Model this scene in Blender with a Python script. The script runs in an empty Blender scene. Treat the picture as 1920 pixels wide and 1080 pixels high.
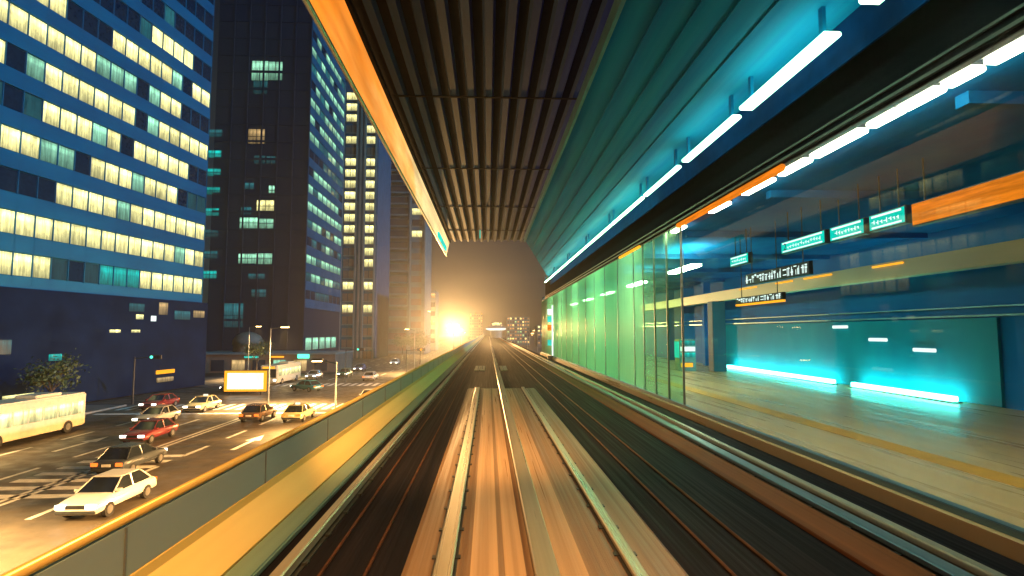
import bpy, bmesh, math, random
from mathutils import Vector, Matrix
R = math.radians
random.seed(7)
S = bpy.context.scene
COL = S.collection

# ------------------------------------------------------------------ camera
CZ = 8.0                       # eye height over the street; the guideway deck lies 2.6 m below the eye
F = 1067.0                     # focal length in pixels of the 1920 px wide photograph
cam = bpy.data.cameras.new("camera"); cam_o = bpy.data.objects.new("camera", cam); COL.objects.link(cam_o)
cam.sensor_width = 36.0; cam.lens = 36.0 * F / 1920.0
cam.clip_start = 0.05; cam.clip_end = 4000
cam_o.location = (0, 0, CZ)
cam_o.rotation_euler = (R(90) + math.atan(82 / F), 0, -math.atan(45 / math.hypot(F, 82)))
S.camera = cam_o

# ------------------------------------------------------------------ world, moonlit sky, moon
SUN_EL, SUN_AZ = R(24), R(112)          # azimuth measured clockwise from +Y
w = bpy.data.worlds.new("World"); S.world = w; w.use_nodes = True
nt = w.node_tree; bg = nt.nodes["Background"]
sky = nt.nodes.new("ShaderNodeTexSky"); sky.sky_type = 'NISHITA'; sky.sun_disc = False
sky.sun_elevation = SUN_EL; sky.sun_rotation = SUN_AZ; sky.ozone_density = 4.0
nt.links.new(sky.outputs[0], bg.inputs[0]); bg.inputs[1].default_value = 0.0060
sun = bpy.data.lights.new("sun", 'SUN'); sun.energy = 3.0; sun.angle = R(0.5); sun.color = (0.05, 0.50, 0.92)
sun_o = bpy.data.objects.new("sun", sun); COL.objects.link(sun_o)
sd = Vector((math.sin(SUN_AZ) * math.cos(SUN_EL), math.cos(SUN_AZ) * math.cos(SUN_EL), math.sin(SUN_EL)))
sun_o.rotation_euler = (-sd).to_track_quat('-Z', 'Y').to_euler()
S.view_settings.view_transform = 'Standard'; S.view_settings.look = 'None'
S.view_settings.exposure = 0.0; S.view_settings.gamma = 1.0; S.view_settings.use_curve_mapping = False
S.render.engine = 'CYCLES'
cy = S.cycles
cy.use_denoising = True; cy.max_bounces = 6; cy.diffuse_bounces = 3; cy.glossy_bounces = 3
cy.transmission_bounces = 4; cy.transparent_max_bounces = 8; cy.volume_bounces = 0
cy.sample_clamp_indirect = 4.0; cy.caustics_reflective = False; cy.caustics_refractive = False
try: cy.use_light_tree = True
except Exception: pass

# ------------------------------------------------------------------ helpers
def Z(rel): return CZ + rel

class MB:
    def __init__(s): s.bm = bmesh.new()
    def box(s, x0, x1, y0, y1, z0, z1):
        c = [(x0,y0,z0),(x1,y0,z0),(x1,y1,z0),(x0,y1,z0),(x0,y0,z1),(x1,y0,z1),(x1,y1,z1),(x0,y1,z1)]
        v = [s.bm.verts.new(p) for p in c]
        for f in ((0,3,2,1),(4,5,6,7),(0,1,5,4),(1,2,6,5),(2,3,7,6),(3,0,4,7)):
            s.bm.faces.new([v[i] for i in f])
        return s
    def obox(s, p, u, n, a0, a1, d0, d1, z0, z1):
        """box in a facade frame: p origin (x,y), u along it, n outwards"""
        def q(a, d, z): return (p[0]+u[0]*a+n[0]*d, p[1]+u[1]*a+n[1]*d, z)
        c = [q(a0,d0,z0),q(a1,d0,z0),q(a1,d1,z0),q(a0,d1,z0),q(a0,d0,z1),q(a1,d0,z1),q(a1,d1,z1),q(a0,d1,z1)]
        v = [s.bm.verts.new(x) for x in c]
        for f in ((0,3,2,1),(4,5,6,7),(0,1,5,4),(1,2,6,5),(2,3,7,6),(3,0,4,7)):
            s.bm.faces.new([v[i] for i in f])
        return s
    def quad(s, *p):
        s.bm.faces.new([s.bm.verts.new(x) for x in p]); return s
    def tube(s, p0, p1, r0, r1=None, n=8, cap=True):
        r1 = r0 if r1 is None else r1
        p0 = Vector(p0); p1 = Vector(p1); d = (p1-p0).normalized()
        a = d.orthogonal().normalized(); b = d.cross(a)
        A = [s.bm.verts.new(p0+(a*math.cos(t)+b*math.sin(t))*r0) for t in [2*math.pi*i/n for i in range(n)]]
        B = [s.bm.verts.new(p1+(a*math.cos(t)+b*math.sin(t))*r1) for t in [2*math.pi*i/n for i in range(n)]]
        for i in range(n): s.bm.faces.new((A[i],A[(i+1)%n],B[(i+1)%n],B[i]))
        if cap: s.bm.faces.new(A[::-1]); s.bm.faces.new(B)
        return s
    def lathe(s, c, prof, n=32):
        rings = [[s.bm.verts.new((c[0]+r*math.cos(2*math.pi*i/n), c[1]+r*math.sin(2*math.pi*i/n), c[2]+z)) for i in range(n)] for r, z in prof]
        for A, B in zip(rings, rings[1:]):
            for i in range(n): s.bm.faces.new((A[i],A[(i+1)%n],B[(i+1)%n],B[i]))
        return s
    def prism(s, prof, y0, y1):
        """closed profile of (x,z) extruded along Y"""
        A = [s.bm.verts.new((x,y0,z)) for x,z in prof]; B = [s.bm.verts.new((x,y1,z)) for x,z in prof]
        n = len(prof)
        for i in range(n): s.bm.faces.new((A[i],A[(i+1)%n],B[(i+1)%n],B[i]))
        s.bm.faces.new(A[::-1]); s.bm.faces.new(B); return s
    def build(s, name, mat, parent=None, bevel=0.0, smooth=False):
        bmesh.ops.recalc_face_normals(s.bm, faces=s.bm.faces)
        if bevel:
            bmesh.ops.bevel(s.bm, geom=list(s.bm.edges), offset=bevel, segments=2, affect='EDGES', clamp_overlap=True)
        me = bpy.data.meshes.new(name); s.bm.to_mesh(me); s.bm.free()
        if smooth:
            for p in me.polygons: p.use_smooth = True
        me.materials.append(mat)
        o = bpy.data.objects.new(name, me); COL.objects.link(o)
        if parent is not None:
            o.parent = parent
            o.matrix_parent_inverse = Matrix.Translation(-parent.location)   # parents are unrotated while building
        return o

def thing(name, label, cat, loc=(0,0,0), group=None):
    o = bpy.data.objects.new(name, None); COL.objects.link(o); o.location = loc
    o.empty_display_size = 0.3
    o['label'] = label; o['category'] = cat
    if group: o['group'] = group
    return o
def tag(o, label, cat, group=None):
    o['label'] = label; o['category'] = cat
    if group: o['group'] = group
    return o
def struct(o): o['kind'] = 'structure'; return o
def dup(root, loc, label, rotz=0, group=None):
    r = root.copy(); COL.objects.link(r); r.location = loc; r.rotation_euler = (0,0,rotz); r['label'] = label
    if group: r['group'] = group
    for ch in list(root.children):
        c = ch.copy(); COL.objects.link(c); c.parent = r
        for g in list(ch.children):
            d = g.copy(); COL.objects.link(d); d.parent = c
    return r

# ------------------------------------------------------------------ materials
def nodes(name):
    m = bpy.data.materials.new(name); m.use_nodes = True
    return m, m.node_tree, m.node_tree.nodes["Principled BSDF"]
def coords(nt, scale, src='Object'):
    tc = nt.nodes.new("ShaderNodeTexCoord"); mp = nt.nodes.new("ShaderNodeMapping")
    mp.inputs['Scale'].default_value = scale
    nt.links.new(tc.outputs[src], mp.inputs[0]); return mp.outputs[0]
def noise(nt, vec, scale, detail=4, rough=0.55):
    n = nt.nodes.new("ShaderNodeTexNoise"); n.inputs['Scale'].default_value = scale
    n.inputs['Detail'].default_value = detail; n.inputs['Roughness'].default_value = rough
    nt.links.new(vec, n.inputs['Vector']); return n.outputs['Fac']
def ramp(nt, fac, stops):
    r = nt.nodes.new("ShaderNodeValToRGB"); e = r.color_ramp.elements
    while len(e) < len(stops): e.new(0.5)
    for el, (p, c) in zip(e, stops): el.position = p; el.color = (*c, 1)
    nt.links.new(fac, r.inputs[0]); return r.outputs[0]
def solid(name, a, b=None, rough=0.6, metal=0.0, scale=(1,1,1), ns=3.0, bump=0.0, rvar=0.0, spec=0.5):
    """principled surface whose colour wanders between a and b with an (optionally stretched) noise"""
    m, nt, p = nodes(name); b = b or tuple(c*0.7 for c in a)
    f = noise(nt, coords(nt, scale), ns, 6)
    nt.links.new(ramp(nt, f, [(0.33, a), (0.67, b)]), p.inputs['Base Color'])
    p.inputs['Roughness'].default_value = rough; p.inputs['Metallic'].default_value = metal
    p.inputs['Specular IOR Level'].default_value = spec
    if rvar:
        mr = nt.nodes.new("ShaderNodeMapRange"); mr.inputs[3].default_value = max(0.05, rough-rvar); mr.inputs[4].default_value = min(1, rough+rvar)
        mr.inputs[1].default_value = 0.3; mr.inputs[2].default_value = 0.7
        nt.links.new(noise(nt, coords(nt, scale), ns*2.3, 4), mr.inputs[0]); nt.links.new(mr.outputs[0], p.inputs['Roughness'])
    if bump:
        bp = nt.nodes.new("ShaderNodeBump"); bp.inputs['Strength'].default_value = bump; bp.inputs['Distance'].default_value = 0.02
        nt.links.new(noise(nt, coords(nt, scale), ns*6, 4), bp.inputs['Height']); nt.links.new(bp.outputs[0], p.inputs['Normal'])
    return m
def emit(name, col, strength, sample=True, vary=0.0, scale=(1,1,1), ns=2.0):
    m = bpy.data.materials.new(name); m.use_nodes = True; nt = m.node_tree; nt.nodes.clear()
    out = nt.nodes.new("ShaderNodeOutputMaterial"); e = nt.nodes.new("ShaderNodeEmission")
    e.inputs[0].default_value = (*col, 1); e.inputs[1].default_value = strength
    if vary:
        mr = nt.nodes.new("ShaderNodeMapRange"); mr.inputs[1].default_value = 0.3; mr.inputs[2].default_value = 0.7
        mr.inputs[3].default_value = strength*(1-vary); mr.inputs[4].default_value = strength*(1+vary*0.6)
        nt.links.new(noise(nt, coords(nt, scale), ns, 3), mr.inputs[0]); nt.links.new(mr.outputs[0], e.inputs[1])
    nt.links.new(e.outputs[0], out.inputs[0])
    if not sample: m.cycles.emission_sampling = 'NONE'
    return m
def glass(name, tint, frosted=0.0, gloss=0.08, rough=0.02, diff=(0.6,0.9,0.65)):
    m = bpy.data.materials.new(name); m.use_nodes = True; nt = m.node_tree; nt.nodes.clear()
    out = nt.nodes.new("ShaderNodeOutputMaterial"); t = nt.nodes.new("ShaderNodeBsdfTransparent"); t.inputs[0].default_value = (*tint, 1)
    last = t.outputs[0]
    if frosted:
        tr = nt.nodes.new("ShaderNodeBsdfTranslucent")
        st = ramp(nt, noise(nt, coords(nt, (0.1, 9, 0.12)), 3, 3), [(0.3, tuple(c*0.75 for c in diff)), (0.7, diff)])
        nt.links.new(st, tr.inputs[0])
        mx = nt.nodes.new("ShaderNodeMixShader"); mx.inputs[0].default_value = frosted
        nt.links.new(last, mx.inputs[1]); nt.links.new(tr.outputs[0], mx.inputs[2]); last = mx.outputs[0]
    g = nt.nodes.new("ShaderNodeBsdfGlossy"); g.inputs['Roughness'].default_value = rough
    fr = nt.nodes.new("ShaderNodeLayerWeight"); fr.inputs[0].default_value = 0.25
    mm = nt.nodes.new("ShaderNodeMath"); mm.operation = 'MULTIPLY'; mm.inputs[1].default_value = gloss*6; mm.use_clamp = True
    nt.links.new(fr.outputs['Fresnel'], mm.inputs[0])
    mx = nt.nodes.new("ShaderNodeMixShader"); nt.links.new(mm.outputs[0], mx.inputs[0])
    nt.links.new(last, mx.inputs[1]); nt.links.new(g.outputs[0], mx.inputs[2]); nt.links.new(mx.outputs[0], out.inputs[0])
    return m

ALONG = (6, 0.05, 6)                       # wear that runs along the line of travel
M = {}
M['asphalt'] = solid("asphalt", (0.115,0.09,0.06), (0.06,0.05,0.038), 0.5, ns=0.35, bump=0.25, rvar=0.2)
M['paving'] = solid("paving", (0.16,0.14,0.12), (0.10,0.09,0.08), 0.7, ns=0.8)
M['road_paint'] = solid("road_paint", (0.82,0.80,0.72), (0.6,0.58,0.5), 0.5, ns=3)
M['earth'] = solid("earth", (0.05,0.05,0.055), (0.03,0.03,0.035), 0.9, ns=0.1)
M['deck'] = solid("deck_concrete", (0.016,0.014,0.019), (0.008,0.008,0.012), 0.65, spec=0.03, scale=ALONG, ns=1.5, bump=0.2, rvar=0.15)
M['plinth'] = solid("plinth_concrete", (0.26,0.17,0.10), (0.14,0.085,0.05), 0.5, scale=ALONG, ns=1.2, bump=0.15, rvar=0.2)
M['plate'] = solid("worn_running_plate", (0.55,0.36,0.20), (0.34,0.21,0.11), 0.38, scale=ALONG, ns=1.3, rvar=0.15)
M['rail'] = solid("galvanised_rail", (0.62,0.56,0.42), (0.45,0.40,0.30), 0.32, 0.6, scale=ALONG, ns=1.0, rvar=0.1)
M['railblue'] = solid("blue_grey_rail", (0.16,0.27,0.34), (0.08,0.15,0.22), 0.35, 0.5, scale=ALONG, ns=1.0)
M['rust'] = solid("rusty_trough", (0.24,0.075,0.022), (0.15,0.045,0.014), 0.7, spec=0.1, scale=ALONG, ns=1.0)
M['cable'] = solid('cable_sheath', (0.10,0.04,0.02), (0.05,0.022,0.014), 0.7, spec=0.1)
M['black'] = solid("black_metal", (0.012,0.013,0.018), (0.008,0.008,0.012), 0.5)
M['parapet'] = solid("parapet_panel", (0.32,0.40,0.42), (0.25,0.32,0.35), 0.36, 0.0, scale=(1,0.15,1), ns=0.8, rvar=0.08)
M['ledge'] = solid("yellow_ledge", (0.88,0.62,0.18), (0.78,0.52,0.14), 0.45, scale=(4,0.1,4), ns=0.8)
M['handrail'] = solid("yellow_handrail", (0.85,0.62,0.20), (0.7,0.5,0.16), 0.3, 0.3, scale=ALONG, ns=0.8)
M['kerb'] = solid("kerb_duct", (0.24,0.40,0.36), (0.15,0.27,0.27), 0.35, 0.4, scale=ALONG, ns=0.8)
M['roofrib'] = solid("roof_rib", (0.026,0.070,0.19), (0.016,0.045,0.13), 0.6, spec=0.1, scale=(4,0.2,4), ns=1.0)
M['roofdark'] = solid("roof_deck", (0.012,0.015,0.022), (0.008,0.01,0.016), 0.8, spec=0.05)
def glow_skirt(name):
    """lamp glow put into the skirt emission, orange to cream, uneven along its length"""
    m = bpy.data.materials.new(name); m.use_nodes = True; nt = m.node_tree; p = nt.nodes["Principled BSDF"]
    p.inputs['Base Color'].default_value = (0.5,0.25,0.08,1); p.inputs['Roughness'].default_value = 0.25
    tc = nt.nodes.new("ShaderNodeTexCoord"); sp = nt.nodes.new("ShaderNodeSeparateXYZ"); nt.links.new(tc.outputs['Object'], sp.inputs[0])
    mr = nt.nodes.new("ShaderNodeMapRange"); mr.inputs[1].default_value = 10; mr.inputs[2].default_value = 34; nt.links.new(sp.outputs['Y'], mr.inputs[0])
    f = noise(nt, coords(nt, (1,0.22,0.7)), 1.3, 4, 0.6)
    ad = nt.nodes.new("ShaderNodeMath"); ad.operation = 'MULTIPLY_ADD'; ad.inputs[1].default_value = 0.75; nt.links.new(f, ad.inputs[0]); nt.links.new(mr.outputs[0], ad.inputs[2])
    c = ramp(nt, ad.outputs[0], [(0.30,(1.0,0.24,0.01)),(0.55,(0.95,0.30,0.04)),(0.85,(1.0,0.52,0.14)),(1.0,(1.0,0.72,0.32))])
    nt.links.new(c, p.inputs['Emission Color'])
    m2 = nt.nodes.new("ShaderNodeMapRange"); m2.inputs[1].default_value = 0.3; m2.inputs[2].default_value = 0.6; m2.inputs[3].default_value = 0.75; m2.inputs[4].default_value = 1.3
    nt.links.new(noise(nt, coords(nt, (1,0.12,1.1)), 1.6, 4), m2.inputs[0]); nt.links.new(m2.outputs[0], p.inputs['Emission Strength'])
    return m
M['skirt'] = glow_skirt("orange_skirt_glow")
M['soffit'] = solid("teal_soffit", (0.003,0.24,0.52), (0.002,0.14,0.44), 0.6, spec=0.06, scale=(2.5,0.12,1), ns=0.9, rvar=0.1)
M['soffitedge'] = solid("teal_edge", (0.10,0.35,0.48), None, 0.35, 0.4)
M['shield'] = solid('blue_shield', (0.003,0.035,0.14), None, 0.7, spec=0.0)
M['fascia'] = solid("dark_fascia", (0.004,0.005,0.009), (0.007,0.008,0.013), 0.8, spec=0.0, scale=(1,0.1,6), ns=1.0)
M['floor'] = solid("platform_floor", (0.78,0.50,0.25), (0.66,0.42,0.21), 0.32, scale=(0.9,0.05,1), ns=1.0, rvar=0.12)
M['tactile'] = solid("tactile_paving", (0.85,0.42,0.06), (0.7,0.33,0.05), 0.5, ns=2)
M['bluewall'] = solid("blue_wall", (0.006,0.20,0.60), (0.005,0.14,0.46), 0.7, spec=0.05, scale=(1,0.5,1), ns=0.5)
M['tealwall'] = solid("teal_tile", (0.004,0.27,0.40), (0.003,0.20,0.33), 0.6, spec=0.04, scale=(1,0.8,0.4), ns=0.7)
M['ceil'] = solid("platform_ceiling", (0.006,0.14,0.40), (0.005,0.09,0.30), 0.8, spec=0.0, scale=(1,0.5,1), ns=0.8)
M['beige'] = solid("beige_duct", (0.55,0.47,0.28), (0.42,0.36,0.22), 0.45, scale=(1,0.2,1), ns=0.8)
M['steel'] = solid("steel", (0.35,0.36,0.36), None, 0.4, 0.7)
M['darksteel'] = solid("dark_steel", (0.05,0.055,0.06), None, 0.5, 0.4)
M['clear'] = glass("clear_glass", (0.95,0.99,0.98), 0, 0.009)
M['frost'] = glass("frosted_glass", (0.6,0.95,0.7), 0.68, 0.002, 0.3, (0.55,0.90,0.58))
for key,fz in (('frost_a',0.05),('frost_b',0.14),('frost_c',0.28),('frost_d',0.45)): M[key] = glass(key, (0.7,0.95,0.8), fz, 0.002, 0.25, (0.66,0.92,0.55))
M['tube'] = emit("fluorescent_tube", (0.42,1.0,0.58), 9.0)
M['tube_far'] = emit("far_fluorescent_tube", (0.40,1.0,0.45), 22.0)
M['tube_in'] = emit("platform_tube", (1.0,0.95,0.62), 42.0)
M['tube_green'] = emit("concourse_tube", (0.80,1.0,0.58), 65.0)
M['strip'] = emit("base_light_strip", (0.10,1.0,0.80), 24.0)
M['cyan_sign'] = emit("cyan_sign_face", (0.0,0.85,0.68), 0.95, vary=0.25, ns=1.2)
M['white_sign'] = emit("white_sign_face", (0.85,1.0,0.95), 1.3)
M['orange_sign'] = emit("orange_sign_face", (1.0,0.25,0.012), 0.95, vary=0.4, scale=(1,0.7,9), ns=1.5)
M['cream_sign'] = emit("cream_billboard", (1.0,0.90,0.68), 1.8, vary=0.25, ns=0.8)
M['sodium'] = emit("sodium_lens", (1.0,0.60,0.20), 30.0, sample=False)
M['white_lamp'] = emit("white_lens", (1.0,0.85,0.5), 60.0, sample=False)
M['head'] = emit("headlight", (1.0,0.93,0.75), 6.0, sample=False)
M['tail'] = emit("tail_light", (1.0,0.16,0.02), 2.5, sample=False)
M['amber'] = emit("amber_light", (1.0,0.38,0.02), 1.6, sample=False)
M['green_sig'] = emit("green_signal", (0.1,1.0,0.65), 2.0, sample=False)
def lit_window(name, col, s, blind=0.35):
    """a lit room behind glass: uneven light with blinds and furniture"""
    m = bpy.data.materials.new(name); m.use_nodes = True; nt = m.node_tree; p = nt.nodes["Principled BSDF"]
    p.inputs['Base Color'].default_value = (0.02,0.03,0.04,1); p.inputs['Roughness'].default_value = 0.15
    f = noise(nt, coords(nt, (0.55,0.55,0.28)), 1.6, 3, 0.7)
    g = noise(nt, coords(nt, (5.0,5.0,0.3)), 1.0, 2)
    a = nt.nodes.new("ShaderNodeMath"); a.operation = 'MULTIPLY'; nt.links.new(f, a.inputs[0]); nt.links.new(g, a.inputs[1])
    mr = nt.nodes.new("ShaderNodeMapRange"); mr.inputs[1].default_value = 0.14; mr.inputs[2].default_value = 0.36
    mr.inputs[3].default_value = s*(1-blind)*0.55; mr.inputs[4].default_value = s
    nt.links.new(a.outputs[0], mr.inputs[0])
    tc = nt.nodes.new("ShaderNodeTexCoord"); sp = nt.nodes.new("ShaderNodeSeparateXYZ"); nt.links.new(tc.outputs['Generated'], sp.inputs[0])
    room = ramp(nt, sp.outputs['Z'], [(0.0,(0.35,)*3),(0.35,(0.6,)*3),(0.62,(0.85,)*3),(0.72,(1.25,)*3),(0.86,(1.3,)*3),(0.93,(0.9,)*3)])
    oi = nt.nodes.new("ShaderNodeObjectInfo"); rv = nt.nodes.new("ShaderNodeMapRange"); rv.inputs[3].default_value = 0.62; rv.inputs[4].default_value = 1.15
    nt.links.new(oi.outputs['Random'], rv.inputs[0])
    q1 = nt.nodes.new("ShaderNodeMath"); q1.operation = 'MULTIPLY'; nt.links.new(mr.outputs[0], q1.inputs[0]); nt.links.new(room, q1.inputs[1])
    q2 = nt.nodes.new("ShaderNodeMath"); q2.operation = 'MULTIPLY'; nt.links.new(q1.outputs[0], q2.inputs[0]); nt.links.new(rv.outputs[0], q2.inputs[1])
    nt.links.new(q2.outputs[0], p.inputs['Emission Strength'])
    p.inputs['Emission Color'].default_value = (*col, 1)
    m.cycles.emission_sampling = 'NONE'; return m
M['wcream'] = lit_window("lit_cream", (1.0,0.92,0.36), 2.7)
M['wwarm'] = lit_window("lit_warm", (1.0,0.66,0.26), 1.0)
M['wteal'] = lit_window("lit_teal", (0.40,0.95,0.62), 1.3)
M['wcyan'] = lit_window("lit_cyan", (0.0,0.75,0.66), 0.8)
M['wdim'] = lit_window("lit_dim", (0.05,0.42,0.48), 0.35)
M['wdark'] = solid("dark_glass", (0.012,0.03,0.06), (0.006,0.015,0.035), 0.12, 0.0)
M['wallnavy'] = solid("navy_curtain_wall", (0.008,0.16,0.27), (0.006,0.11,0.21), 0.5, 0.0, spec=0.2, scale=(0.3,0.3,1), ns=0.4)
M['walldark'] = solid("dark_cladding", (0.018,0.028,0.055), (0.014,0.022,0.045), 0.6, spec=0.08, scale=(1,1,0.2), ns=0.3)
M['podium'] = solid('podium_stone', (0.008,0.018,0.05), (0.006,0.012,0.03), 0.7, spec=0.02, ns=0.3)
M['wallblue'] = solid("blue_grey_cladding", (0.05,0.13,0.20), (0.03,0.09,0.15), 0.6, spec=0.1, ns=0.3)
M['wallgrey'] = solid("grey_concrete", (0.22,0.23,0.22), (0.16,0.17,0.17), 0.7, ns=0.3)
M['wallbrown'] = solid("brown_stone", (0.24,0.14,0.10), (0.17,0.10,0.08), 0.7, ns=0.5)
M['leaf'] = solid("leaf", (0.06,0.085,0.025), (0.035,0.055,0.02), 0.6, ns=1.5)
M['bark'] = solid("bark", (0.07,0.05,0.035), None, 0.9, ns=5)
M['tyre'] = solid("tyre_rubber", (0.015,0.015,0.016), None, 0.8)
M['rim'] = solid("rim_alloy", (0.5,0.5,0.5), None, 0.3, 0.8)
M['cardark'] = solid("car_glass", (0.015,0.02,0.025), None, 0.06)

# ------------------------------------------------------------------ ground, street
struct(MB().quad((-700,-60,0),(700,-60,0),(700,1100,0),(-700,1100,0)).build("ground", M['earth']))
struct(MB().quad((-39,-40,0.004),(-7.5,-40,0.004),(-7.5,600,0.004),(-39,600,0.004)).build("road", M['asphalt']))
struct(MB().quad((-300,66,0.008),(-39,66,0.008),(-39,84,0.008),(-300,84,0.008)).build("side_street", M['asphalt']))
struct(MB().box(-45,-39.15,-40,64,0.0,0.14).box(-45,-39.15,86.5,120,0.0,0.14).build("pavement", M['paving']))
struct(MB().box(-39.15,-39,-40,64,0.0,0.16).box(-39.15,-39,86.5,300,0.0,0.16).build("kerb", M['wallgrey']))
mk = MB()
zm = 0.010
def mark(x0, x1, y0, y1): mk.quad((x0,y0,zm),(x1,y0,zm),(x1,y1,zm),(x0,y1,zm))
x = -38.2
while x < -8.5:                                   # two wide zebra crossings
    mark(x, x+0.55, 60.5, 65.0); mark(x, x+0.55, 86.0, 90.5); x += 1.1
for xl in (-31.6, -26.4, -19.6, -15.0):           # dashed lanes
    y = -30
    while y < 52:
        mark(xl-0.14, xl+0.14, y, y+3.4); y += 6.2
    y = 96
    while y < 380:
        mark(xl-0.1, xl+0.1, y, y+5); y += 10
mark(-23.1, -22.85, -40, 57); mark(-22.6, -22.35, -40, 57)
mark(-38.2, -8.4, 57.4, 58.1)                     # stop line
for xa in (-29, -17.3):                           # lane arrows
    mark(xa-0.16, xa+0.16, 40, 43.4); mk.quad((xa-0.55,43.4,zm),(xa+0.55,43.4,zm),(xa,45.6,zm),(xa,45.6,zm+0.0005))
for k in range(7): mark(-25.6+k*0.1, -20.2+k*0.1, 29+k*1.5, 29.7+k*1.5)
struct(mk.build("road_marking", M['road_paint']))

# ------------------------------------------------------------------ guideway (viaduct deck)
DZ = Z(-2.6)
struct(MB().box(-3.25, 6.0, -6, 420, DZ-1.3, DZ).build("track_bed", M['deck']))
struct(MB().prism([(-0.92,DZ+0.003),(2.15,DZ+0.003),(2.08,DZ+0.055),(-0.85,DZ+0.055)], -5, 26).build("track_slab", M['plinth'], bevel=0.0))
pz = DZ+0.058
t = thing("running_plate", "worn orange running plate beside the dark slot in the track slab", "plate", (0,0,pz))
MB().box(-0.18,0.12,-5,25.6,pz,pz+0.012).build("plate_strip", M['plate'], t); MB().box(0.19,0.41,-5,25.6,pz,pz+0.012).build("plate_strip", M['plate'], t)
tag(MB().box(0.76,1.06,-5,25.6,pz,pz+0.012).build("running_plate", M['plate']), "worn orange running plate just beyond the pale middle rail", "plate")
def rail(name, x0, x1, y0, y1, z0, h, mat, label, cat="rail", foot=0.05):
    t = thing(name, label, cat, (x0, 0, z0))
    m = (x0+x1)/2
    MB().prism([(x0,z0+h*0.35),(x1,z0+h*0.35),(x1,z0+h*0.9),(x1-0.015,z0+h),(x0+0.015,z0+h),(x0,z0+h*0.9)], y0, y1).build("rail_head", M[mat], t)
    f = MB()
    f.box(x0-foot, x1+foot, y0, y1, z0, z0+h*0.12)
    f.box(m-(x1-x0)*0.22, m+(x1-x0)*0.22, y0, y1, z0+h*0.12+0.0005, z0+h*0.35-0.0005)
    f.build("rail_foot", M['darksteel'], t)
    if foot > 0.015:
        c = MB(); y = 1.2
        while y < min(y1, 60):
            for sx in (x0-foot-0.03, x1+foot-0.03): c.box(sx, sx+0.06, y, y+0.10, z0+h*0.121, z0+h*0.28)
            y += 0.9
        c.build("fastening", M['darksteel'], t)['kind'] = 'stuff'
    return t
rail("guide_rail", -0.56, -0.36, -5, 25.8, pz-0.002, 0.07, 'rail', "tan guide rail near the parapet side edge of the raised track slab", foot=0.03)
rail("guide_rail", 0.49, 0.74, -5, 300, DZ+0.06, 0.10, 'rail', "wide pale middle rail of the track running to the horizon", foot=0.0)
rail("guide_rail", 1.50, 1.64, -5, 25.8, pz-0.002, 0.08, 'rail', "narrow tan guide rail on the platform side of the track slab", foot=0.03)
rail("guide_rail", -2.20, -2.06, -5, 300, DZ+0.001, 0.16, 'rail', "tan side rail on dark deck beside the yellow parapet ledge", foot=0.04)
rail("conductor_rail", 4.80, 5.02, -5, 300, DZ+0.001, 0.10, 'railblue', "blue grey conductor rail beside the rusty cable trough", foot=0.03)
rail("guide_rail", 5.08, 5.22, -5, 300, DZ+0.001, 0.16, 'rail', "tan side rail nearest the platform glass wall", foot=0.02)
tag(MB().box(4.15,4.72,-5,300,DZ,DZ+0.05).build("cable_trough", M['rust'], bevel=0.008), "rust brown cable trough cover along the far side of the track", "cable trough")
for xs, lab in (((-1.78,), "thin dark cable on the deck next to the side rail by the parapet"), ((-1.30,), "thin dark cable on the deck midway between parapet rail and track slab"),
                ((2.62,), "thin cable on the deck just past the platform side of the track slab"), ((3.15,), "thin cable on the dark deck between track slab and rusty trough")):
    b = MB()
    for xx in xs: b.tube((xx,-5,DZ+0.022),(xx,200,DZ+0.022),0.02,n=6)
    tag(b.build("cable", M['cable']), lab, "cable")
for (x0,x1,lab) in ((-0.92,-0.20,"pale square plate on the track past the slab end, parapet side"), (0.86,1.35,"pale square plate on the track past the slab end, beside the middle rail")):
    tag(MB().box(x0,x1,38.5,43.5,DZ,DZ+0.03).build("track_plate", M['rail'], bevel=0.006), lab, "plate")
# sleepers / joints across the deck
t = thing("viaduct_pier", "round concrete pier carrying the guideway deck over the street", "pier", (1.4,30,0))
for k,y in enumerate((30,)):
    MB().tube((1.4,y,0),(1.4,y,DZ-2.0),0.9,n=20).build("column_shaft", M['wallgrey'], t); MB().box(-2.6,5.4,y-0.9,y+0.9,DZ-2.0,DZ-1.302).build("crosshead", M['wallgrey'], t, bevel=0.08)
for k in range(1,5): dup(t, (1.4,30+32*k,0), "%s round concrete pier of the guideway counted from the near end" % ("second","third","fourth","fifth")[k-1])

# parapet on the left
P = thing("parapet_wall", "grey metal parapet with yellow ledge and yellow handrail along the track", "parapet", (-2.9,0,DZ))
MB().box(-2.735,-2.42,-6,420,DZ,DZ+0.09).build("kerb_duct", M['kerb'], P, bevel=0.02)
MB().prism([(-2.75,DZ+0.001),(-2.74,DZ+0.10),(-3.00,DZ+0.45),(-3.00,DZ+0.55),(-3.06,DZ+0.555),(-3.06,DZ+0.001)], -6, 420).build("ledge_face", M['ledge'], P)
MB().prism([(-3.01,DZ+0.557),(-3.01,DZ+0.98),(-3.09,DZ+0.98),(-3.09,DZ+0.557)], -6, 420).build("panel", M['parapet'], P)
MB().tube((-3.05,-6,DZ+1.03),(-3.05,420,DZ+1.03),0.045,n=12).build("handrail", M['handrail'], P, smooth=True)
MB().box(-3.30,-3.10,-6,420,DZ-0.2,DZ+0.93).build("outer_coping", M['wallblue'], P)
b = MB(); y = -4.0
while y < 120: b.box(-3.008,-2.998,y,y+0.025,DZ+0.56,DZ+0.975); y += 3.0
b.build("panel_joint", M['steel'], P)

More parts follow.
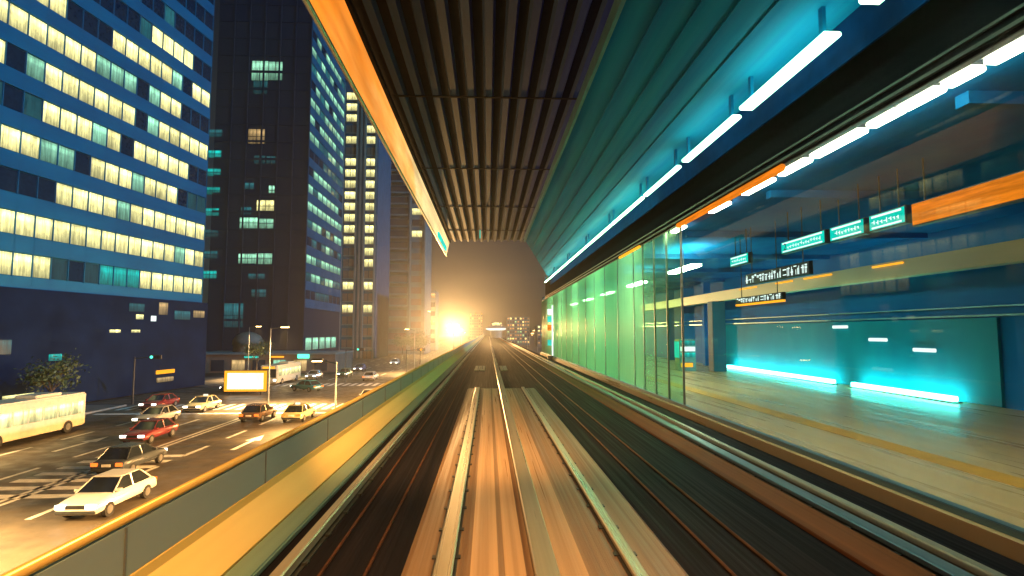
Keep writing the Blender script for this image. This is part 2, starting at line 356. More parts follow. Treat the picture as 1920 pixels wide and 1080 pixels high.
# ------------------------------------------------------------------ station: central roof with ribs and orange skirt
RZ = Z(7.0)
RO = thing("station_roof", "dark ribbed steel roof high over the track with an orange side skirt given a glow of its own", "roof", (0,0,RZ))
MB().box(-3.05, 6.6, -6, 44, RZ+0.16, RZ+0.5).build("roof_deck", M['roofdark'], RO)
k = 0; xx = -2.75
while xx < 2.9:
    MB().prism([(xx,RZ+0.158),(xx+0.06,RZ),(xx+0.24,RZ),(xx+0.30,RZ+0.158)], -6, 44).build("rib", M['roofrib'], RO); xx += 0.52
for y in (9, 16.5, 24, 31.5, 39):
    MB().box(-2.86, 5.9, y, y+0.10, RZ-0.022, RZ-0.003).build("cross_beam", M['roofdark'], RO)
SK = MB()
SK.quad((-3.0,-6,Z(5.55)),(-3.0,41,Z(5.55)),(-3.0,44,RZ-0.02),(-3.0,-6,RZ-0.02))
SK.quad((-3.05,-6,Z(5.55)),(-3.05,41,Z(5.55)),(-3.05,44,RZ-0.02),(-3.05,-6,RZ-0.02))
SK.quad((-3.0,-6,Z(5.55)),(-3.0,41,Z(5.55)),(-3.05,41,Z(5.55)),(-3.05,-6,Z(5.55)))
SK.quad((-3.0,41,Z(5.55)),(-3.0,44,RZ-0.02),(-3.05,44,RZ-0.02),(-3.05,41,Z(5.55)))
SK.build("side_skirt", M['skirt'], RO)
MB().tube((-3.03,-6,Z(5.47)),(-3.03,41,Z(5.47)),0.055,n=10).build("skirt_trim", M['rail'], RO)
MB().box(-2.99,-2.90,-6,43.8,RZ-0.16,RZ-0.02).build("skirt_gutter", M['roofdark'], RO)
tag(MB().box(-3.0,-2.9,33.5,39.5,Z(5.62),Z(5.9)).build("light_strip", M['cyan_sign']), "cyan light strip at the far low end of the orange roof skirt", "light strip")

# canopy with teal soffit, fluorescent row, dark fascia
CN = thing("platform_canopy", "teal lit canopy over the far track with a black fascia", "canopy", (6.2,0,Z(5)))
cz = Z(5.0)
MB().bm.free()
b = MB(); b.bm.faces.new([b.bm.verts.new(p) for p in ((2.04,-6,cz),(6.18,-6,cz),(6.18,56,cz),(2.04,31,cz))])
b.bm.faces.new([b.bm.verts.new(p) for p in ((2.04,-6,cz+0.14),(6.18,-6,cz+0.14),(6.18,56,cz+0.14),(2.04,31,cz+0.14))])
b.bm.faces.new([b.bm.verts.new(p) for p in ((6.18,56,cz),(2.04,31,cz),(2.04,31,cz+0.14),(6.18,56,cz+0.14))])
b.build("soffit", M['soffit'], CN)
MB().box(1.97,2.035,-6,31,cz-0.09,cz+0.2).build("edge_trim", M['soffitedge'], CN)
for i,(xx,ye) in enumerate(((2.62,34),(3.2,37.5),(3.78,41),(4.36,44.5))):
    MB().box(xx,xx+0.07,-6,ye,cz-0.03,cz-0.002).build("batten", M['soffit'], CN)
MB().box(5.70,5.74,-6,52,Z(4.30),cz-0.003).build("added_light_shield", M['shield'], CN)  # panel added to keep the tube light off the fascia
MB().prism([(6.16,Z(3.5)),(6.30,Z(3.5)),(6.30,Z(5.3)),(6.19,Z(5.3)),(6.16,Z(4.95))], -6, 61).build("fascia", M['fascia'], CN)
MB().box(6.10,6.158,-6,61,Z(3.55),Z(3.60)).box(6.12,6.158,-6,61,Z(3.72),Z(3.76)).build("fascia_moulding", M['darksteel'], CN)
segs = [(3.0,7.2,.30),(8.0,10.9,.28),(11.3,14.4,.20),(14.9,18.2,.14),(18.5,23.2,.10),(23.5,29,.09),(29.3,36,.09),(36.3,44,.09),(44.3,51,.09)]
names = ["nearest","second","third","fourth","fifth","sixth","seventh","eighth","ninth"]
for (a,c,wd),nm in zip(segs,names):
    t = thing("fluorescent_light", nm+" long fluorescent light under the teal canopy counted from the near end", "light", (5.15,a,Z(4.460)))
    MB().box(5.15-wd/2,5.15+wd/2,a,c,Z(4.420),Z(4.500)).build("diffuser", M['tube' if a < 18 else 'tube_far'], t, bevel=0.02)
    MB().box(5.12,5.18,a+0.2,a+0.3,Z(4.501),cz-0.001).build("bracket", M['soffit'], t)
    MB().box(5.12,5.18,c-0.3,c-0.2,Z(4.501),cz-0.001).build("bracket", M['soffit'], t)

# ------------------------------------------------------------------ platform interior
FZ = Z(-2.4)
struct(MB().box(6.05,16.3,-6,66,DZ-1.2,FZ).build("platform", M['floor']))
tag(MB().box(8.2,8.75,-6,66,FZ,FZ+0.006).build("tactile_strip", M['tactile']), "orange tactile paving stripe along the platform floor", "paving strip")
ST = thing("station_hall", "blue station hall behind the glass with a teal lit rear wall", "station", (16.3,20,FZ))
MB().box(16.3,16.8,-6,66,FZ-1,Z(3.7)).build("rear_wall", M['bluewall'], ST)
MB().box(16.2,16.298,17.5,38.5,FZ+0.02,Z(0.45)).build("wall_tiling", M['tealwall'], ST)
MB().box(6.32,16.29,-6,66,Z(3.62),Z(3.95)).build("ceiling", M['ceil'], ST)
for i in range(12):
    MB().box(7.2,16.1,-4+6*i,-3.75+6*i,Z(3.42),Z(3.617)).build("ceiling_beam", M['ceil'], ST)
MB().box(14.0,14.5,-6,52,Z(1.86),Z(2.44)).build("duct", M['beige'], ST, bevel=0.03)
MB().box(16.12,16.196,-6,60,Z(0.5),Z(0.56)).build("wall_rail", M['strip'] if False else M['soffitedge'], ST)
MB().box(16.12,16.298,-6,60,Z(0.80),Z(0.84)).build("wall_rail", M['soffitedge'], ST)
for y in (6.5, 12.5, 40, 48):
    MB().box(15.4,15.9,y,y+0.5,FZ,Z(3.6)).build("column", M['bluewall'], ST, bevel=0.03)
MB().box(13.6,14.4,34.0,34.8,FZ,Z(1.85)).build("column", M['wallblue'], ST, bevel=0.03)
for (a,c,lab) in ((25.6,37.0,"long cyan light strip at the foot of the teal station wall"),(18.8,24.2,"short cyan light strip at the foot of the teal station wall")):
    t = thing("light_strip", lab, "light strip", (15.8,a,FZ))
    MB().box(15.66,15.9,a,c,FZ+0.05,FZ+0.22).build("diffuser", M['strip'], t, bevel=0.02); MB().box(15.60,15.94,a-0.1,c+0.1,FZ,FZ+0.049).build("housing", M['steel'], t)
for k,(a,c) in enumerate(((5.2,6.9),(7.05,7.6),(7.7,8.45),(8.5,9.2),(9.4,10.9),(11.1,12.2),(12.6,14.0),(15.0,16.2),(18.5,19.6))):
    t = thing("ceiling_light", ("nearest","second","third","fourth","fifth","sixth","seventh","eighth","ninth")[k]+" cream ceiling light of the platform row behind the glass", "light", (6.6,a,Z(3.5)))
    MB().box(6.42,6.62,a,c,Z(3.46),Z(3.54)).build("diffuser", M['tube_in'], t, bevel=0.02); MB().box(6.40,6.64,a,c,Z(3.541),Z(3.615)).build("housing", M['darksteel'], t)
for k,y in enumerate((23,31,39,47,55)):
    t = thing("pendant_light", ("nearest","second","third","fourth","fifth")[k]+" green white pendant light behind the frosted glass", "light", (8.6,y,Z(2.9)))
    MB().box(8.4,8.8,y,y+3.2,Z(2.7),Z(2.8)).build("diffuser", M['tube_green'], t, bevel=0.02); MB().tube((8.6,y+1.6,Z(2.8)),(8.6,y+1.6,Z(3.62)),0.02).build("rod", M['darksteel'], t)
for k,(y,z) in enumerate(((22.5,-0.4),(25.0,0.15),(20.0,-0.75))):
    tag(MB().box(16.12,16.198,y,y+1.1,Z(z),Z(z)+0.14).build("wall_lamp", M['white_sign'], bevel=0.02), ("small pale lamp at mid height of the teal station wall","small pale lamp high on the teal station wall","small pale lamp lowest on the teal station wall")[k], "lamp")

# glass wall
GW = thing("glass_wall", "tall glazed screen between track and platform, clear near and green frosted far", "glass wall", (6.25,0,FZ))
y = -6.0
while y < 66:
    fr = y >= 17.9
    step = 12.0 if not fr else (1.5 if y < 23.5 else 3.0)
    MB().box(6.215,6.235,y+0.03,min(y+step,66)-0.03,FZ+0.12,Z(3.47)).build("pane", M['clear'] if not fr else M['frost_a'] if y < 19 else M['frost_b'] if y < 20.6 else M['frost_c'] if y < 22.2 else M['frost_d'] if y < 25 else M['frost'], GW)
    MB().box(6.19,6.26,y-0.012,y+0.012,FZ+0.10,Z(3.48)).build("mullion", M['steel'], GW)
    y += step
MB().box(6.15,6.30,-6,66,FZ+0.001,FZ+0.10).build("sill", M['railblue'], GW, bevel=0.01)
MB().box(6.17,6.28,-6,66,Z(3.481),Z(3.499)).build("head_rail", M['darksteel'], GW)
tag(MB().box(6.04,6.149,11.3,17.9,Z(3.32),Z(3.47)).build("light_strip", M['orange_sign'], bevel=0.02), "orange light strip below the black canopy fascia", "light strip")
tag(MB().box(6.04,6.149,22.5,26.0,Z(3.38),Z(3.47)).build("light_strip", M['amber'], bevel=0.02), "short thin orange light strip further along below the black fascia", "light strip")

def lettering(body, size, mat, parent, mtx):
    cu = bpy.data.curves.new("lettering", 'FONT'); cu.body = body; cu.size = size; cu.align_x = 'CENTER'; cu.align_y = 'CENTER'; cu.extrude = 0.004
    tmp = bpy.data.objects.new("tmp", cu); COL.objects.link(tmp)
    dg = bpy.context.evaluated_depsgraph_get(); me = bpy.data.meshes.new_from_object(tmp.evaluated_get(dg)); bpy.data.objects.remove(tmp)
    me.materials.clear(); me.materials.append(mat); me.transform(mtx)
    o = bpy.data.objects.new("lettering", me); COL.objects.link(o); o.parent = parent; o.matrix_parent_inverse = Matrix.Translation(-parent.location); return o
FACE_L = Matrix(((0,0,-1,0),(-1,0,0,0),(0,1,0,0),(0,0,0,1)))     # text plane turned to face -X, reading from far to near
def hang_sign(y0, y1, z0, z1, xs, label, num=None, face='cyan_sign'):
    t = thing("hanging_sign", label, "sign", (xs,(y0+y1)/2,Z(z0)), "lit signs hanging in the station hall")
    MB().box(xs,xs+0.16,y0,y1,Z(z0),Z(z1)).build("housing", M['darksteel'], t, bevel=0.015)
    MB().box(xs-0.012,xs-0.002,y0+0.04,y1-0.04,Z(z0)+0.03,Z(z1)-0.03).build("face", M[face], t)
    for y in (y0+0.3,y1-0.3): MB().tube((xs+0.08,y,Z(z1)),(xs+0.08,y,Z(3.62)),0.018).build("hanger", M['darksteel'], t)
    h = z1-z0
    if face == 'cyan_sign':
        b = MB()
        b.box(xs-0.02,xs-0.0125,y0+0.12,y1-0.12,Z(z1)-0.25*h,Z(z1)-0.13*h); b.box(xs-0.02,xs-0.0125,y0+0.12,y1-0.12,Z(z0)+0.12*h,Z(z0)+0.22*h)
        b.build("stripe", M['white_sign'], t)
        b = MB(); y = y0+0.2; rr = random.Random(int(y0*10))
        while y < y1-(0.45 if num else 0.2):
            wv = rr.uniform(0.05,0.12); za = Z(z0)+h*rr.uniform(0.32,0.42); zb = za+h*rr.uniform(0.15,0.28)
            b.box(xs-0.02,xs-0.0125,y,y+0.025,za,zb); b.box(xs-0.02,xs-0.0125,y+0.03,y+wv,za+h*0.1,za+h*0.15); y += wv+0.05
        b.build("stroke", M['white_sign'], t)
        if num: lettering(num, h*0.75, M['walldark'], t, Matrix.Translation((xs-0.025,y1-0.28,Z((z0+z1)/2))) @ FACE_L)
    return t
hang_sign(14.7,17.0,2.36,2.74,9.0,"cyan lit hanging sign with the number 2 at its far end", "2")
hang_sign(13.1,14.5,2.34,2.74,9.0,"cyan lit hanging sign between the other two long cyan signs")
hang_sign(11.75,12.95,2.34,2.74,9.0,"cyan lit hanging sign next to the big orange sign")
hang_sign(19.2,20.7,2.38,2.76,9.0,"short separate cyan sign hanging furthest away over the platform")
hang_sign(8.6,11.6,2.22,2.72,9.0,"large orange lit sign hanging nearest over the platform",face='orange_sign')
def led_board(y0,y1,z0,z1,xs,label,under):
    t = thing("display_board", label, "display", (xs,(y0+y1)/2,Z(z0)))
    MB().box(xs,xs+0.12,y0,y1,Z(z0),Z(z1)).build("housing", M['black'], t, bevel=0.01)
    b = MB(); rr = random.Random(3); y = y0+0.1; h = z1-z0
    while y < y1-0.2:
        wv = rr.uniform(0.08,0.2)
        for q in range(rr.randint(2,4)):
            if rr.random()<0.5: za = Z(z0)+h*rr.uniform(0.15,0.8); b.box(xs-0.012,xs-0.002,y,y+wv,za,za+0.028)
            else: yy = y+rr.uniform(0,wv-0.03); b.box(xs-0.015,xs-0.0125,yy,yy+0.028,Z(z0)+h*0.15,Z(z0)+h*rr.uniform(0.5,0.9))
        y += wv+0.05
    b.build("display_stroke", M['white_sign'], t)
    if under: MB().box(xs-0.01,xs+0.1,y0,y1,Z(z0)-0.07,Z(z0)-0.002).build("underline", M['amber'], t)
    for y in (y0+0.4,y1-0.4): MB().tube((xs+0.06,y,Z(z1)),(xs+0.06,y,Z(3.62)),0.015).build("hanger", M['darksteel'], t)
led_board(15.6,19.6,1.62,2.0,9.05,"black display board with white strokes hanging below the cyan signs",False)
led_board(17.6,21.0,1.02,1.26,9.3,"thin cyan display board with orange underline, lowest of the hanging boards",True)
for k,(y0,y1) in enumerate(((18.5,20.0),(22.5,24.5),(25.5,27.0),(29,31))):
    tag(MB().box(13.93,13.997,y0,y1,Z(2.3),Z(2.36)).build("marker_light", M['amber']), ("nearest","second nearest","third nearest","farthest")[k]+" small orange marker light on the beige duct", "light")
t = thing("marker_light", "thin cyan vertical marker light hanging at the far end of the ribbed roof", "light", (-0.55,37.5,Z(6.4)))
MB().box(-0.58,-0.52,37.5,37.56,Z(6.2),Z(6.75)).build("lens", M['cyan_sign'], t); MB().box(-0.565,-0.535,37.515,37.545,Z(6.751),RZ).build("bracket", M['darksteel'], t)
# vending machine
t = thing("vending_machine", "glowing cyan and yellow vending machine standing on the platform floor", "vending machine", (12.0,35,FZ))
MB().box(11.7,12.7,34.5,35.4,FZ,FZ+1.95).build("cabinet", M['steel'], t, bevel=0.03)
for i in range(3):
    MB().box(11.74,12.66,34.47,34.497,FZ+0.85+i*0.36,FZ+1.13+i*0.36).build("shelf_window", M['wcyan'] if i != 1 else M['white_sign'], t)
MB().box(11.76,12.5,34.475,34.497,FZ+0.25,FZ+0.5).build("pickup_slot", M['amber'], t)
MB().box(11.66,11.697,34.55,35.35,FZ+0.8,FZ+1.8).build("side_panel", M['cyan_sign'], t)
# lit totem at the far end of the glass wall
t = thing("sign_totem", "white framed lit totem sign with coloured tiles at the far end of the glass wall", "sign", (5.95,53.8,DZ))
MB().box(5.62,6.14,53.6,53.8,DZ,DZ+0.35).build("base", M['darksteel'], t)
MB().box(6.02,6.14,53.6,53.75,DZ+0.35,Z(2.5)).build("frame", M['white_sign'], t)
for z,m_ in ((1.6,'white_sign'),(0.9,'cyan_sign'),(0.1,'orange_sign'),(-1.3,'cyan_sign')):
    MB().box(5.62,6.0,53.62,53.73,Z(z),Z(z)+0.55).build("tile", M[m_], t)
# out-of-view roof lamps, added to light the near end of the track
lampnames = ("added sodium bay lamp under the ribbed roof nearest behind the cab","added sodium bay lamp under the ribbed roof just above the cab front")
for k,y in enumerate((1.0,7.0)):
    t = thing("added_bay_lamp", lampnames[k], "lamp", (-1.0,y,RZ-0.6))
    MB().lathe((-1.0,y,RZ-0.55),[(0.06,0.4),(0.12,0.25),(0.32,0.0)],20).build("reflector", M['darksteel'], t, smooth=True)
    MB().lathe((-1.0,y,RZ-0.55),[(0.0,-0.02),(0.28,0.0)],20).build("lens", M['sodium'], t)
    L = bpy.data.lights.new("added_bay_light", 'SPOT'); L.energy = 4600; L.color = (1.0,0.47,0.13); L.spot_size = R(62); L.spot_blend = 0.9; L.shadow_soft_size = 0.25
    lo = bpy.data.objects.new("added_bay_light", L); COL.objects.link(lo); lo.parent = t; lo.location = (0,0,-0.05); lo.rotation_euler = (R((24,42)[k]),0,0); L.energy = (9000,12000)[k]

# ------------------------------------------------------------------ towers
def facade(root, p, u, n, bays, bw, z0, fh, floors, wh, ww, lit, rest_mat, sp_mat, frame=True, most=100, near=999):
    """lit(k,i) -> material key or None for each bay i on floor k; z0 = centre of the lowest window"""
    todo = sorted(((lit(k,i),k,i) for k in range(floors) for i in range(bays)), key=lambda q: (q[0] is None, q[2] >= near, q[0] == 'wdim', q[1]))
    rest = MB(); fm = []; slots = [rest_mat]; cnt = 0
    for key,k,i in todo:
        zc = z0+k*fh; a0 = i*bw+(bw-ww)/2
        if key and cnt < most:
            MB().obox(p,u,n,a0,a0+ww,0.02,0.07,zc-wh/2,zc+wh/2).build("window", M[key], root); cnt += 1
        else:
            key = key or rest_mat
            if key not in slots: slots.append(key)
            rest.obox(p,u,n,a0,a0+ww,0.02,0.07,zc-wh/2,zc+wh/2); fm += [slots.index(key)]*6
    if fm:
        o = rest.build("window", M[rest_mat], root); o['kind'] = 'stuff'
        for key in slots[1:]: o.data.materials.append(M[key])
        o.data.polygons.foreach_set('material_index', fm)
    if frame:
        b = MB(); L = bays*bw
        for k in range(floors+1):
            zs = z0+(k-0.5)*fh
            b.obox(p,u,n,0,L,0.0,0.22,zs-(fh-wh)/2+0.1,zs+(fh-wh)/2-0.1)
        b.build("spandrel", M[sp_mat], root)
        b = MB()
        for i in range(bays+1):
            b.obox(p,u,n,i*bw-0.04,i*bw+0.04,0.075,0.22,z0-fh/2,z0+(floors-0.5)*fh)
        b.build("mullion", M[sp_mat], root)
def pxr(lst, s):
    return any(a <= s <= c for a,c in lst)

# tower one: long navy office block, ribbon windows
A = R(8); F1 = (-43.0, 87.0); u1 = (-math.sin(A), -math.cos(A)); n1 = (math.cos(A), -math.sin(A))
T1 = thing("office_tower", "wide navy office block with long rows of bright cream windows", "office building", (F1[0],F1[1],0))
MB().obox(F1,u1,n1,0,62,-30,0,Z(4.3),Z(62)).build("wall", M['wallnavy'], T1)
MB().obox(F1,u1,n1,-0.4,62,-30,0.9,0.14,Z(4.297)).build("podium", M['podium'], T1)
def s_of(px): k = (915-px)/1067.0; return (87*k-43)/(0.139+0.99*k)
rows = {0:[(205,392),(0,125)],1:[(-200,392)],2:[(110,392),(0,35)],3:[(90,330),(-80,75)],4:[(90,345)],5:[(40,385),(-100,10)],6:[(-60,330)],7:[(170,392),(-60,100)],8:[(275,345),(60,110)]}
def lit1(k,i):
    s = (i+0.5)*2.1
    for a,c in rows.get(k,[]):
        if s_of(c) <= s <= s_of(a):
            if k == 0 and s > s_of(275) and s < s_of(200): return 'wcyan'
            h = random.random()
            return 'wcream' if h < 0.80 else ('wteal' if h < 0.88 else None)
    h = random.random()
    return 'wdim' if h < 0.12 else None
facade(T1,F1,u1,n1,28,2.1,Z(6.7),4.1,13,2.2,2.02,lit1,'wdark','wallnavy',near=17)
b = 0
for (px,py,wd,ht,m_) in ((268,595,1.2,0.6,'wcream'),(293,598,0.9,0.7,'white_sign'),(225,621,1.6,0.35,'wcream'),(262,621,1.4,0.35,'wcream'),(345,592,3.2,1.2,'wdim'),(375,590,2.4,1.0,'wwarm'),(262,578,2.5,1.0,'wdim'),(15,650,3.0,1.4,'wdim'),(310,580,1.6,1.6,'wwarm')):
    s = s_of(px); Yd = 87-0.99*s; z = Z((622-py)/F*Yd)
    MB().obox(F1,u1,n1,s-wd/2,s+wd/2,0.903,0.96,z-ht/2,z+ht/2).build("shop_window", M[m_], T1)

# tower two: dark front, teal ribbon side
T2 = thing("office_tower", "black tower with few lit windows in front and teal ribbon windows on its side", "office building", (-41.5,130,0))
MB().box(-62.7,-41.5,130,161,0.14,Z(92)).build("wall", M['walldark'], T2)
u2, n2 = (1,0), (0,-1); p2 = (-62.7,130)
wl = [(480,127,30,38,'wteal'),(509,127,26,36,'wteal'),(482,160,26,26,'wdim'),(478,255,30,28,'wwarm'),(485,300,20,16,'wdim'),(506,300,16,14,'wdim'),(468,350,16,12,'wdim'),(510,358,12,18,'wteal'),(499,388,32,22,'wcream'),(464,397,18,14,'wdim'),
      (470,420,34,20,'wteal'),(502,421,30,18,'wteal'),(470,487,34,18,'wteal'),(499,487,30,20,'wteal'),(487,520,30,10,'wdim'),(492,551,26,14,'wdim'),(447,592,36,44,'wdim')]
wl += [(402,y,24,14,'wdim' if y in (440,250,480) else 'wcyan') for y in (250,290,325,360,400,440,480,517)]
for px,py,wd,ht,m_ in wl:
    xx = (px-915)/F*130; zz = Z((622-py)/F*130); wd = wd/F*130; ht = ht/F*130
    MB().box(xx-wd/2,xx+wd/2,129.93,129.98,zz-ht/2,zz+ht/2).build("window", M[m_], T2)
    b = MB(); b.box(xx-wd/2-0.12,xx+wd/2+0.12,129.86,129.925,zz-0.06,zz+0.06) if ht > 1.6 else None
    b.box(xx-0.06,xx+0.06,129.87,129.924,zz-ht/2,zz+ht/2).build("window_bar", M['walldark'], T2)
b = MB()
for k in range(22): b.box(-62.5,-41.6,129.9,129.999,Z(2.6+4.1*k)-0.25,Z(2.6+4.1*k)+0.25)
for k in range(1,7): b.box(-62.7+3.53*k-0.2,-62.7+3.53*k+0.2,129.85,129.999,0.2,Z(92))
b.build("spandrel", M['walldark'], T2)
rr = random.Random(11)
def lit2(k,i):
    if k == 0: return 'wdim' if i in (2,3,4) else None
    if k == 1: return 'wteal' if i in (1,2,4,5) else 'wdim'
    if k == 3: return 'wteal' if i in (4,) else ('wdim' if i%2 else None)
    if k in (8,): return 'wdim' if i > 2 else None
    return 'wteal' if rr.random() < 0.72 else ('wdim' if rr.random() < 0.6 else None)
facade(T2,(-41.5,130.3),(0,1),(1,0),8,3.8,Z(8.5),4.1,17,1.9,3.6,lit2,'wdark','wallblue',most=95)
for i in range(5): MB().box(-41.498,-41.43,132+5.4*i,136+5.4*i,Z(-4.2),Z(-1.4)).build("shop_window", M['wteal'], T2)

# tower three: two columns of bright windows
T3 = thing("apartment_tower", "slim tower with two vertical columns of bright cream windows", "tower", (-38.6,170,0))
MB().box(-43.8,-33.2,170,192,0.14,Z(76)).build("wall", M['wallblue'], T3)
b = MB()
for xx in (-43.75,-39.6,-38.4,-37.2,-33.9): b.box(xx-0.25,xx+0.25,169.5,169.999,0.2,Z(75.5))
b.build("pilaster", M['wallgrey'], T3)
c1 = {0,2,6,7,8,9,10,11,12,13,15,17,18,19}; c2 = {0,2,4,5,6,7,8,9,10,11,12,13,15,16}
for k in range(-4,20):
    zz = Z(6.8+3.4*k)
    for c,x0,x1 in ((c1,-43.0,-39.95),(c2,-36.8,-34.3)):
        lit = k in c
        MB().box(x0,x1,169.90,169.97,zz-1.1,zz+1.1).build("window", M['wcream'] if lit else M['wallbrown'], T3)
        MB().box(x0-0.1,x1+0.1,169.78,169.895,zz-1.45,zz-1.15).build("window_sill", M['wallgrey'], T3)
        MB().box((x0+x1)/2-0.06,(x0+x1)/2+0.06,169.82,169.897,zz-1.1,zz+1.1).build("window_bar", M['walldark'], T3)

# tower four: grey banded slab with a lattice of square windows at its edge
T4 = thing("apartment_tower", "grey banded concrete slab block with a column of small square windows", "tower", (-30,200,0))
MB().box(-37.6,-22.2,200,222,0.14,Z(84)).build("wall", M['wallgrey'], T4)
b = MB(); c = MB()
for k in range(0,23):
    zz = Z(-5.5+4.0*k)
    MB().box(-37.0,-28.4,199.93,199.98,zz-1.1,zz+1.1).build("balcony_recess", M['wallbrown'] if k < 9 else M['walldark'], T4)
    MB().box(-37.2,-28.2,199.2,199.9,zz-1.75,zz-1.15).build("balcony_slab", M['wallgrey'], T4)
    MB().box(-26.9,-23.4,199.93,199.98,zz-1.2,zz+1.0).build("window", M['wcream'] if k in (10,12) else (M['wallbrown'] if k < 10 else M['walldark']), T4)
b = MB()
for xx in (-37.6,-27.8,-22.6): b.box(xx,xx+0.5,199.3,199.998,0.2,Z(83.5))
b.build("pilaster", M['wallgrey'], T4)

# tower five: small pale block beside the lamp
T5 = thing("apartment_block", "small pale block with square windows close to the glaring lamp", "building", (-24,236,0))
MB().box(-27.0,-21.6,236,250,0.14,Z(17)).build("wall", M['wallgrey'], T5)
for k in range(6):
    for q in range(2): MB().box(-26.4+2.6*q,-24.5+2.6*q,235.93,235.98,Z(-4.6+3.7*k),Z(-2.7+3.7*k)).build("window", M['wwarm'] if (k+q)%3 == 0 else M['walldark'], T5)
# podium wall in front of tower two
PD = thing("podium_building", "low brown stone podium in front of the black tower", "building", (-42,112,0))
MB().box(-58,-29.5,112,126,0.14,Z(-4.4)).build("wall", M['wallbrown'], PD)
MB().box(-58.2,-29.3,111.7,126.2,Z(-4.397),Z(-4.1)).build("cornice", M['wallgrey'], PD)
for i in range(7): MB().box(-56.8+3.9*i,-54.4+3.9*i,111.9,111.97,0.5,2.6).build("shop_window", M[('wwarm','walldark','wwarm','walldark','wteal','wwarm','walldark')[i]], PD)
t = thing("domed_pavilion", "small dim brown domed pavilion behind the podium roof", "pavilion", (-49,120,Z(-4.1)))
MB().lathe((-49,119,Z(-4.1)),[(2.8,0),(2.8,1.4),(3.0,1.5),(2.9,2.4),(2.3,3.3),(1.2,3.9),(0.0,4.1)],24).build("dome", M['wallbrown'], t, smooth=True)

# far towers right behind, and the skyline beyond the end of the track
def far_block(x0,x1,y,h,cols,rows_,label,seed,mats,wall='wallblue',p=0.6):
    t = thing("city_block", label, "building", ((x0+x1)/2,y,0))
    MB().box(x0,x1,y,y+18,0.1,Z(h)).build("wall", M[wall], t)
    r_ = random.Random(seed); cw = (x1-x0)/cols; fh = (h+7.0)/rows_; n = 0
    dark = MB()
    for i in range(cols):
        for k in range(rows_):
            zz = 1.0+fh*(k+0.5)
            if r_.random() < p and n < 95:
                MB().box(x0+cw*(i+0.18),x0+cw*(i+0.82),y-0.08,y-0.03,zz-fh*0.28,zz+fh*0.28).build("window", M[r_.choice(mats)], t); n += 1
            else: dark.box(x0+cw*(i+0.18),x0+cw*(i+0.82),y-0.08,y-0.03,zz-fh*0.28,zz+fh*0.28)
    o = dark.build("window", M['wdark'], t); o['kind'] = 'stuff'
    return t
far_block(11,24,330,8.5,9,8,"broad far block with a dense grid of warm windows beyond the track end",1,['wwarm','wcream','wwarm','wteal'],p=0.75)
far_block(2,9.5,390,6.5,5,7,"narrow far block with warm windows behind the saucer roof",2,['wwarm','wcream'],p=0.5)
far_block(-14,-4,430,13,6,10,"far block fading in orange glow between lamp and saucer",3,['wwarm'],'wallbrown',p=0.2)
far_block(26,42,300,3.5,10,5,"low wide far block with scattered lights past the glass wall end",4,['wwarm','wcream','wcyan'],p=0.55)
far_block(-64,-47,185,58,7,16,"tall dim block half hidden behind the black tower",5,['wdim'],'walldark',p=0.15)
far_block(22,40,150,38,8,12,"dark block rising behind the far end of the station",6,['wdim'],'walldark',p=0.06)
# saucer roofed building
t = thing("round_pavilion", "saucer roofed pavilion with a bright ring at the end of the track", "pavilion", (3.4,245,0))
cx,cyy = 3.4,245
MB().tube((cx,cyy,0),(cx,cyy,Z(0.6)),2.4,n=24).build("stem", M['wallgrey'], t)
MB().lathe((cx,cyy,Z(0.6)),[(2.4,0),(3.6,0.15),(4.4,0.5),(4.3,0.85)],40).build("lit_ring", M['white_sign'], t, smooth=True)
MB().lathe((cx,cyy,Z(1.45)),[(4.45,0),(4.4,0.35),(3.2,0.9),(1.6,1.25)],40).build("roof", M['wallgrey'], t, smooth=True)
MB().lathe((cx,cyy,Z(2.7)),[(1.6,0),(1.7,0.6),(1.0,1.1),(0,1.2)],24).build("lantern", M['wcream'], t, smooth=True)

# ------------------------------------------------------------------ glaring lamp mast beside the track
LX, LY, LZ = -9.1, 150.0, Z(0.9)
t = thing("floodlight_mast", "blinding warm floodlight on a tall mast beside the track", "floodlight", (LX,LY,0))
MB().tube((LX,LY+0.4,0),(LX,LY+0.4,LZ+0.4),0.16,0.10).build("mast", M['darksteel'], t)
MB().box(LX-1.5,LX+1.5,LY+0.32,LY+0.48,LZ-0.08,LZ+0.08).build("crossarm", M['darksteel'], t)
for dx in (-1.0,0.0,1.0):
    for dz in (-0.5,0.5):
        h = MB().tube((LX+dx,LY+0.3,LZ+dz),(LX+dx,LY-0.1,LZ+dz),0.25,0.42,n=20).build("lamp_housing", M['darksteel'], t)
        MB().tube((LX+dx,LY-0.105,LZ+dz),(LX+dx,LY-0.13,LZ+dz),0.40,n=20).build("lens", M['white_lamp'], h)
L = bpy.data.lights.new("floodlight_light", 'SPOT'); L.energy = 330000; L.spot_size = R(66); L.spot_blend = 1.0; L.color = (1.0,0.54,0.18); L.shadow_soft_size = 0.8
lo = bpy.data.objects.new("floodlight_light", L); COL.objects.link(lo); lo.location = (LX,LY-1.2,LZ)
lo.parent = t; lo.location = (0,-1.2,LZ); lo.rotation_euler = Vector((9.1,-148.8,0)).to_track_quat('-Z','Y').to_euler()

